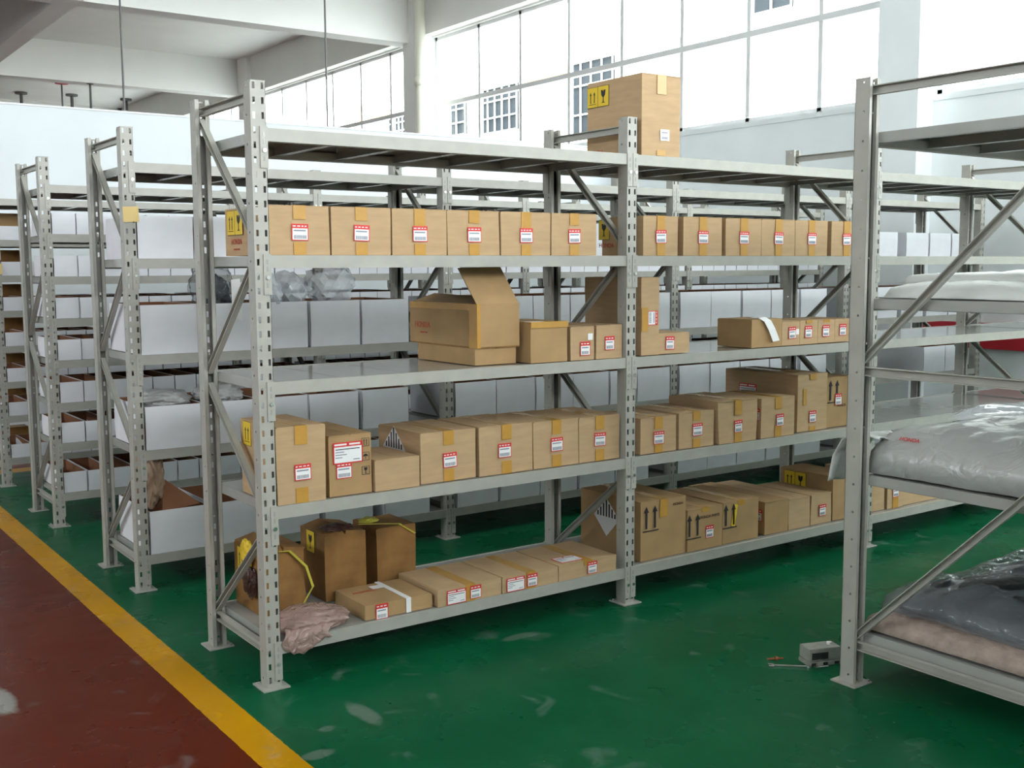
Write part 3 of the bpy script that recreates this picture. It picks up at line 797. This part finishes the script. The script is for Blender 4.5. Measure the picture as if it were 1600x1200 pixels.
BAY = ['left-end bay', 'second bay', 'third bay', 'right-end bay']
CULL = set('''B4_0_2 B4_0_3 B4_0_4 B4_1_0 B4_1_1 B4_1_2 B4_1_4 B4_1_5 B4_2_0 B4_2_1 B4_2_2 B4_2_3 B4_2_4 B4_2_5 B4_3_0 B1_3_3 C1_0_3 C1_0_6 C1_0_8 C1_0_9 C1_0_10 C1_0_11 C1_1_0 C1_1_1 C1_1_2 C1_1_3 C1_1_4 C1_1_5 C1_1_6 C1_1_7 C1_1_8 C1_1_9 C1_1_10 C1_1_11 C1_2_0 C1_2_1 C1_2_2 C1_2_3 C1_2_4 C1_2_5 C1_2_6 C1_2_7 C1_2_8 C1_2_9 C1_2_10 C1_2_11 C1_3_0 C1_3_1 C1_3_2 C1_3_3 C1_3_4 C1_3_5 C1_3_6 C1_3_7 C1_3_8 C1_3_9 C1_3_10 C1_3_11 C2_1_8 C2_1_9 C2_2_1 C2_2_6 C2_2_7 C2_2_10 C2_3_9 C3_2_5 C3_2_6 C3_2_7 C3_2_8 C3_3_9 C4_0_3 C4_0_4 C4_0_5 C4_0_6 C4_0_7 C4_0_8 C4_0_9 C4_0_10 C4_0_11 C4_1_0 C4_1_1 C4_1_2 C4_1_3 C4_1_4 C4_1_5 C4_1_6 C4_1_7 C4_1_8 C4_1_9 C4_1_10 C4_1_11 C4_2_0 C4_2_1 C4_2_2 C4_2_3 C4_2_4 C4_2_5 C4_2_6 C4_2_7 C4_2_8 C4_2_9 C4_2_10 C4_2_11 C4_3_0 C4_3_1 C4_3_2 C4_3_3 C4_3_4 C4_3_5 C4_3_6 C4_3_7 C4_3_8 C4_3_9 C4_3_10 C4_3_11 C5_1_8 C5_1_9 C5_1_10 C5_1_11 C5_2_0 C5_2_1 C5_2_2 C5_2_3 C5_2_4 C5_2_5 C5_2_6 C5_2_7 C5_2_8 C5_2_9 C5_2_10 C5_2_11 C5_3_0 C5_3_1 C5_3_6 C5_3_7 C5_3_8 C5_3_9 C5_3_10 C5_3_11 C6_0_4 C6_0_5 C6_0_6 C6_0_7 C6_0_8 C6_0_9 C6_0_10 C6_0_11 C6_1_0 C6_1_1 C6_1_2 C6_1_3 C6_1_6 C6_1_7 C6_1_8 C6_1_9 C6_1_10 C6_1_11 C6_2_0 C6_2_1 C6_2_2 C6_2_3 C6_2_4 C6_2_5 C6_2_6 C6_2_7 C6_2_8 C6_2_9 C6_2_10 C6_2_11 C6_3_0 C6_3_1 C6_3_2 C6_3_3 C6_3_4 C6_3_5 C6_3_6 C6_3_7 C6_3_8 C6_3_9 C6_3_10 C6_3_11 C7_0_9 C7_0_10 C7_0_11 C7_1_0 C7_1_1 C7_1_4 C7_1_5 C7_1_6 C7_1_7 C7_1_8 C7_1_9 C7_1_10 C7_1_11 C7_2_0 C7_2_1 C7_2_2 C7_2_3 C7_2_4 C7_2_5 C7_2_6 C7_2_7 C7_2_8 C7_2_9 C7_2_10 C7_2_11 C7_3_0 C7_3_1 C7_3_2 C7_3_3 C7_3_4 C7_3_5 C7_3_6 C7_3_7 C7_3_8 C7_3_9 C7_3_10 C7_3_11 D1_0_2 D1_0_3 D1_0_4 D1_0_5 D1_0_6 D1_0_7 D1_0_8 D1_0_9 D1_0_10 D1_0_11 D1_1_0 D1_1_1 D1_1_2 D1_1_3 D1_1_4 D1_1_5 D1_1_6 D1_1_7 D1_1_8 D1_1_9 D1_1_10 D1_1_11 D1_2_0 D1_2_1 D1_2_2 D1_2_3 D1_2_4 D1_2_5 D1_2_6 D1_2_7 D1_2_8 D1_2_9 D1_2_10 D1_2_11 D1_3_0 D1_3_1 D1_3_2 D1_3_3 D1_3_4 D1_3_5 D1_3_6 D1_3_7 D1_3_8 D1_3_9 D1_3_10 D1_3_11 D2_0_2 D2_0_3 D2_0_4 D2_0_5 D2_0_6 D2_0_7 D2_0_8 D2_0_9 D2_0_10 D2_0_11 D2_1_0 D2_1_1 D2_1_2 D2_1_3 D2_1_4 D2_1_5 D2_1_6 D2_1_7 D2_1_8 D2_1_9 D2_1_10 D2_1_11 D2_2_0 D2_2_1 D2_2_2 D2_2_3 D2_2_4 D2_2_5 D2_2_6 D2_2_7 D2_2_8 D2_2_9 D2_2_10 D2_2_11 D2_3_0 D2_3_1 D2_3_2 D2_3_3 D2_3_4 D2_3_5 D2_3_6 D2_3_7 D2_3_8 D2_3_9 D2_3_10 D2_3_11 D3_0_2 D3_0_5 D3_0_9 D3_0_11 D3_1_0 D3_1_1 D3_1_2 D3_1_5 D3_1_6 D3_1_10 D3_1_11 D3_2_2 D3_2_3 D3_2_4 D3_2_6 D3_2_7 D3_2_8 D3_2_9 D3_2_10 D3_3_1 D3_3_2 D3_3_3 D3_3_4 D3_3_5 D3_3_6 D3_3_7 D3_3_8 D3_3_9 D3_3_10 D3_3_11 D4_0_5 D4_0_6 D4_0_7 D4_0_8 D4_0_9 D4_0_10 D4_0_11 D4_1_0 D4_1_1 D4_1_2 D4_1_3 D4_1_4 D4_1_5 D4_1_6 D4_1_7 D4_1_8 D4_1_9 D4_1_10 D4_1_11 D4_2_0 D4_2_1 D4_2_2 D4_2_3 D4_2_4 D4_2_5 D4_2_6 D4_2_7 D4_2_8 D4_2_9 D4_2_10 D4_2_11 D4_3_0 D4_3_1 D4_3_2 D4_3_3 D4_3_4 D4_3_5 D4_3_6 D4_3_7 D4_3_8 D4_3_9 D4_3_10 D4_3_11 D5_0_10 D5_1_10 D5_2_0 D5_2_1 D5_2_2 D5_2_3 D5_2_4 D5_2_5 D5_2_6 D5_2_7 D5_2_8 D5_2_9 D5_2_10 D5_2_11 D5_3_0 D5_3_1 D5_3_2 D5_3_3 D5_3_4 D5_3_5 D5_3_6 D5_3_7 D5_3_8 D5_3_9 D5_3_10 D6_0_6 D6_0_7 D6_0_8 D6_0_9 D6_0_10 D6_0_11 D6_1_0 D6_1_1 D6_1_2 D6_1_3 D6_1_4 D6_1_5 D6_1_6 D6_1_7 D6_1_8 D6_1_9 D6_1_10 D6_1_11 D6_2_0 D6_2_1 D6_2_2 D6_2_3 D6_2_4 D6_2_5 D6_2_6 D6_2_7 D6_2_8 D6_2_9 D6_2_10 D6_2_11 D6_3_0 D6_3_1 D6_3_2 D6_3_3 D6_3_4 D6_3_5 D6_3_6 D6_3_7 D6_3_8 D6_3_9 D6_3_10 D6_3_11 D7_0_6 D7_0_7 D7_0_8 D7_0_9 D7_0_10 D7_0_11 D7_1_0 D7_1_1 D7_1_2 D7_1_3 D7_1_4 D7_1_5 D7_1_6 D7_1_7 D7_1_8 D7_1_9 D7_1_10 D7_1_11 D7_2_0 D7_2_1 D7_2_2 D7_2_3 D7_2_4 D7_2_5 D7_2_6 D7_2_7 D7_2_8 D7_2_9 D7_2_10 D7_2_11 D7_3_0 D7_3_1 D7_3_2 D7_3_3 D7_3_4 D7_3_5 D7_3_6 D7_3_7 D7_3_8 D7_3_9 D7_3_10 D7_3_11'''.split())
BINS = {}
def put_bin(code, label, x, y, z, w, d, h, group, front=None):
    if code in CULL: return None
    o = link('storage_bin', bin_mesh(w, d, h, front), None, (x+random.uniform(-.001, .001), y+random.uniform(-.004, .004), z+.001), (0, 0, random.uniform(-.006, .006)))
    o['code_'] = code
    tag(o, label, 'bin', group); BINS[code] = o
    return o
SH5 = {4: 'second shelf down', 3: 'middle shelf', 2: 'second shelf up', 1: 'bottom shelf'}
HB = {4: .182, 3: .215, 2: .190, 1: .190}
rowsB = {
 4: [[.055, .302, .57, .835, 1.10], [1.645, 1.90, 2.155, 2.41, 2.665, 2.92][:6], [3.235, 3.49, 3.745, 4.00, 4.255, 4.50], [4.82, 5.07, 5.44, 5.718, 5.985]],
 3: [[.055, .312, .572, .848, 1.118], [1.645, 1.90, 2.155, 2.41, 2.665, 2.905], [3.245, 3.505, 3.777, 4.045, 4.33], [4.84, 5.10, 5.40, 5.70, 5.97]],
 2: [[.058, .318, .575, .83, 1.115], [1.65, 1.91, 2.17, 2.43, 2.70, 2.905], [3.245, 3.505, 3.765, 4.04, 4.33], [5.687, 5.955]],
 1: [[.060, .345, .61, .90, 1.225], [1.655, 1.93, 2.20, 2.475, 2.74], [3.235, 3.49, 3.75, 4.02, 4.29], [4.82, 5.08, 5.34, 5.60, 5.86]]}
for lv, bays in rowsB.items():
    for bi, xs in enumerate(bays):
        for i, x in enumerate(xs):
            nx = xs[i+1] if i+1 < len(xs) else x+.27
            w = min(.258, nx-x-.006)
            x1 = (bi+1)*L - .006
            if x+w > x1: w = x1-x
            lb = 'large white bin, %s from left, %s, %s of the second rack back' % (ORD[i], BAY[bi], SH5[lv])
            put_bin('B%d_%d_%d' % (lv, bi, i), lb, x, YB+.008, LV5[5-lv], w, .46, HB[lv], 'large white bins on the second rack')
SH8 = {1: 'second shelf down', 2: 'third shelf down', 3: 'fourth shelf down', 4: 'fifth shelf down', 5: 'sixth shelf down', 6: 'seventh shelf down', 7: 'bottom shelf'}
for rk, y0, x00, hh, gname in (('C', YC, .005, .112, 'third'), ('D', YD, .01, .088, 'fourth')):
    for li in range(1, 8):
        z = LV8[li]
        for bi in range(4):
            for i in range(12):
                x = x00+bi*L+.056+i*.1265
                lb = 'small white bin, %s from left, %s, %s, %s rack back' % (ORD[i], BAY[bi], SH8[li], gname)
                put_bin('%s%d_%d_%d' % (rk, li, bi, i), lb, x, y0+.010, z, .121, .46, hh if rk == 'C' else .088, 'small white bins on the %s rack' % gname)
# cartons standing in the bins of the farthest rack
for li in range(1, 8):
    z = LV8[li]
    hc = [.19, .17, .165, .165, .15, .16, .14][li-1]
    o = link('brown_carton', carton_mesh(.20, .12, hc, CARD3 if li > 1 else CARD2, .004), None, (.075, YD+.475, z+.001))
    tag(o, 'brown carton behind the small bins at the left end, %s, fourth rack back' % SH8[li], 'box', 'brown cartons behind bins on the farthest rack')

# ------------------------------------------------------------------ crumpled bags and wrapped goods
def sheet(name, nx, ny, fn, mt, th, parent=None, loc=(0, 0, 0), rz=0):
    """wavy slab: fn(u,v) -> (x,y,z top); closed underneath at thickness th"""
    me = bpy.data.meshes.new(name); bm = bmesh.new(); g = {}
    for i in range(nx+1):
        for j in range(ny+1): g[i, j] = bm.verts.new(fn(i/nx, j/ny))
    for i in range(nx):
        for j in range(ny): bm.faces.new((g[i, j], g[i+1, j], g[i+1, j+1], g[i, j+1])).smooth = True
    bm.to_mesh(me); bm.free(); me.materials.append(mt)
    o = link(name, me, parent, loc, (0, 0, rz))
    if th: md = o.modifiers.new('solid', 'SOLIDIFY'); md.thickness = th; md.offset = -1
    return o
GB = 'plastic bags of parts in the white bins'
b3 = HB[3]+Z3
blob('plastic_bag', 'shiny clear plastic bag heaped highest over the middle-shelf bins', 'bag', 1.02, YB+.14, Z3+.15, .115, .10, .105, FILM, 1, .55, group=GB)
blob('plastic_bag', 'clear plastic bag with dark part slumped left of the shiny heap', 'bag', .79, YB+.12, Z3+.15, .085, .09, .085, FILM, 2, .55, group=GB)
blob('plastic_bag', 'clear plastic bag seen right behind the nearest front post', 'bag', .655, YB+.07, Z3+.14, .07, .075, .085, FILM, 3, .6, group=GB)
blob('plastic_bag', 'dark bagged part standing in the bin beside the rear post', 'bag', .43, YB+.16, Z3+.15, .10, .09, .12, FILMK, 4, .5, group=GB)
blob('molded_part', 'black moulded part inside a plastic bag on the second rack', 'part', .44, YB+.16, Z3+.16, .07, .06, .085, DARKP, 5, .5)
blob('molded_part', 'dark moulded part in the slumped clear bag', 'part', .80, YB+.15, Z3+.12, .05, .05, .06, DARKP, 8, .5)
blob('plastic_bag', 'grey plastic bag lying in the left bin on the second shelf up', 'bag', .18, YB+.16, Z2+.15, .125, .12, .05, FILMG, 6, .35, group=GB)
blob('plastic_bag', 'grey plastic bag in the second bin on the second shelf up', 'bag', .44, YB+.15, Z2+.15, .11, .12, .055, FILMG, 7, .35, group=GB)
blob('wrapping_paper', 'crumpled translucent wrapping paper rising from the lowest left bin', 'paper', .12, YB+.20, Z1+.13, .055, .12, .16, PAPERB, 9, .5)
m = MB().hexa([(.14, YB+.08, Z1+.17), (.30, YB+.04, Z1+.195), (.30, YB+.044, Z1+.195), (.14, YB+.084, Z1+.17), (.16, YB+.12, Z1+.30), (.17, YB+.12, Z1+.305), (.17, YB+.124, Z1+.305), (.16, YB+.124, Z1+.30)], CARDD)
tag(build('cardboard_flap', m), 'brown cardboard flap sticking up from the lowest left bin', 'cardboard')
blob('crumpled_paper', 'white crumpled wrapping on the right bin, second shelf up', 'paper', 4.46, YB+.2, Z2+.16, .12, .12, .07, WHITE, 12, .4)
# white paper tag hanging on the second rack
m = MB().poly([(.46, YB-.004, 1.355), (.50, YB-.006, 1.36), (.508, YB-.006, 1.165), (.462, YB-.002, 1.195)], WHITE)
o = build('paper_tag', m); md = o.modifiers.new('solid', 'SOLIDIFY'); md.thickness = .001
tag(o, 'white paper tag hanging from a shelf beam of the second rack', 'paper')
def note(x, y, z, w, label):
    o = link('paper_note', MB().box(0, -.001, 0, w, 0, w*.97, NOTE).mesh('paper_note'), None, (x, y, z), (.06, -.05, 0)); tag(o, label, 'paper', 'yellow notes stuck on rack posts')
note(-.004, YB-.006, 1.602, .066, 'square yellow paper note stuck on the end post of the second rack')
note(.0, YD-.004, 1.372, .07, 'square yellow paper note on the post of the farthest rack')
# pinkish parts bag hanging over the bottom beam
pb = thing('parts_bag', 'pinkish plastic bag of parts hanging over the bottom shelf edge', 'bag', (.205, .11, Z1+.001))
blob('bag_film', None, None, 0, 0, 0, .145, .105, .042, FILMP, 21, .35, parent=pb, flat=.6)
blob('packed_part', None, None, .0, 0.0, .012, .11, .06, .022, PINK, 22, .3, parent=pb, flat=.5)
sheet('bag_overhang', 14, 10, lambda u, v: (-.145+.17*u+.01*math.sin(v*7), -.085-.034*min(1, v*2.2)-.004*math.sin(u*23+v*5), .03-.085*max(0, v-.25)*(1+.3*math.sin(u*5))+.004*math.sin(u*31)), FILMP, .0015, pb)
build('paper_slip', MB().box(-.02, -.02, .058, .06, -.012, .060, WHITE), pb)

# ---- goods on the foreground rack
def drape(u, v, x0, x1, y0, y1, zt, amp, seed, edge=.12, drop=.10):
    x = x0+(x1-x0)*u; y = y0+(y1-y0)*v
    e = min(u/edge, 1, (1-u)/edge, v/edge, (1-v)/edge)
    z = zt-drop*(1-math.sqrt(max(0, 1-(1-max(0, e))**2)))
    p = Vector((x*1.2+seed, y*3.5+x*1.3, seed))
    z += amp*(noise.noise(p)+.5*abs(noise.noise(p*2.3))+.25*noise.noise(p*6))*max(.15, e)
    return (x, y, z)
lw = thing('wrapped_bundle', 'large panel wrapped in grey plastic film on the lower middle foreground shelf', 'panel', (0, 0, 0))
sheet('plastic_wrap', 80, 60, lambda u, v: drape(u, v, 1.668, 3.1, -2.0, -1.10, .865, .045, 3, .10, .145), FILMG, .004, lw)
decal_ = text_mesh('HONDA', .02, RED)
link('lettering', decal_, lw, (1.715, -1.24, .839), (-.8, 0, -math.pi/2))
def overhang(u, v):
    pts = [(-1.16, .835), (-1.085, .842), (-1.03, .825), (-1.0, .77), (-.985, .67)]
    t = v*(len(pts)-1); i = min(int(t), len(pts)-2); f = t-i
    y = pts[i][0]*(1-f)+pts[i+1][0]*f; z = pts[i][1]*(1-f)+pts[i+1][1]*f
    x = 1.665+(.15+.05*v)*u-.035*v
    return (x, y+.006*math.sin(u*17+v*3), z+.006*math.sin(u*11+v*7)+.05*u*max(0, v-.6))
sheet('film_overhang', 20, 24, overhang, FILMW, .002, lw)
w3 = thing('foam_bag', 'silvery plastic bag lying on the back of the grey film wrapped bundle', 'bag', (0, 0, 0))
sheet('bag_film', 40, 24, lambda u, v: drape(u, v, 2.10, 2.9, -1.40, -1.13, .895, .05, 14, .2, .03), FILM, .003, w3)
s1 = thing('foam_bag', 'thin white foam-wrapped sheet lying under another, upper foreground shelf', 'bag', (0, 0, 0))
sheet('foam_wrap', 50, 34, lambda u, v: drape(u, v, 1.72, 3.1, -2.0, -1.10, 1.345, .018, 21, .08, .045), FILMW, .003, s1)
s2 = thing('foam_bag', 'white foam-wrapped sheet on top of the pile, upper foreground shelf', 'bag', (0, 0, 0))
sheet('foam_wrap', 50, 34, lambda u, v: drape(u, v, 1.84, 3.1, -1.95, -1.09, 1.378, .018, 27, .06, .03), FILMW, .003, s2)
l1 = thing('wrapped_sheet', 'pale bubble-wrapped sheet on the bottom foreground shelf', 'panel', (0, 0, 0))
sheet('bubble_wrap', 60, 44, lambda u, v: drape(u, v, 1.668, 3.1, -2.0, -1.10, .238, .012, 31, .06, .05), PINK, .003, l1)
l2 = thing('black_parts_bag', 'black parts in shiny clear plastic on the bottom foreground shelf', 'bag', (0, 0, 0))
sheet('bag_film', 70, 50, lambda u, v: drape(u, v, 1.74, 3.1, -1.85, -1.12, .335, .09, 37, .12, .09), FILMK, .002, l2)
sheet('black_part', 50, 40, lambda u, v: drape(u, v, 1.78, 3.0, -1.80, -1.16, .308, .08, 41, .12, .06), DARKP, .004, l2)

# ---- small things on the floor
g = thing('electronic_box', 'small grey plastic instrument box on the floor beside the foreground post', 'box', (1.625, -.93, 0), -.35)
m = MB().box(0, 0, 0, .13, .075, .016, GADGET).box(.002, .004, .018, .128, .073, .062, GADGET)
link('housing', bevelled(m, 'housing', .002), g)
build('display_panel', MB().box(.012, .001, .024, .075, .004, .048, DARKP), g)
build('socket', MB().box(.008, -.001, .003, .026, 0, .013, DARKP), g); build('socket', MB().box(.055, -.001, .003, .073, 0, .013, DARKP), g); build('socket', MB().box(.100, -.001, .003, .118, 0, .013, DARKP), g)
build('knob', MB().cyl((.10, .04, .062), (.10, .04, .070), .009, WHITE, 14), g)
wr = thing('spanner', 'chromed open-ended spanner lying on the green floor', 'tool', (1.52, -.835, .001), -.72)
m = MB().box(.012, -.004, 0, .135, .004, .005, CHROME)
m.extr([(0, 0), (.02, 0), (.02, .005), (0, .005)], -.012, -.004, CHROME); m.extr([(0, 0), (.02, 0), (.02, .005), (0, .005)], .004, .012, CHROME)
link('handle', bevelled(m, 'handle', .0008, 1), wr)
build('ring_end', MB().cyl((.142, 0, 0), (.142, 0, .006), .013, CHROME, 14), wr)
bl = thing('bolt', 'rusty bolt on the floor just behind the spanner', 'bolt', (1.585, -.81, .006), -.5)
build('shank', MB().cyl((-.03, 0, 0), (.03, 0, 0), .0035, RUST, 8), bl); build('head', MB().cyl((0, 0, 0), (.008, 0, 0), .009, RUST, 6), bl)
sc = thing('screw', 'pale screw lying in front of the grey instrument box', 'screw', (1.635, -.955, .005), -.35)
build('shank', MB().cyl((0, 0, 0), (.045, 0, 0), .0025, CHROME, 8), sc); build('head', MB().cyl((-.006, 0, 0), (0, 0, 0), .005, CHROME, 10), sc)
for o in COL.objects:
    if 'code_' in o: del o['code_']
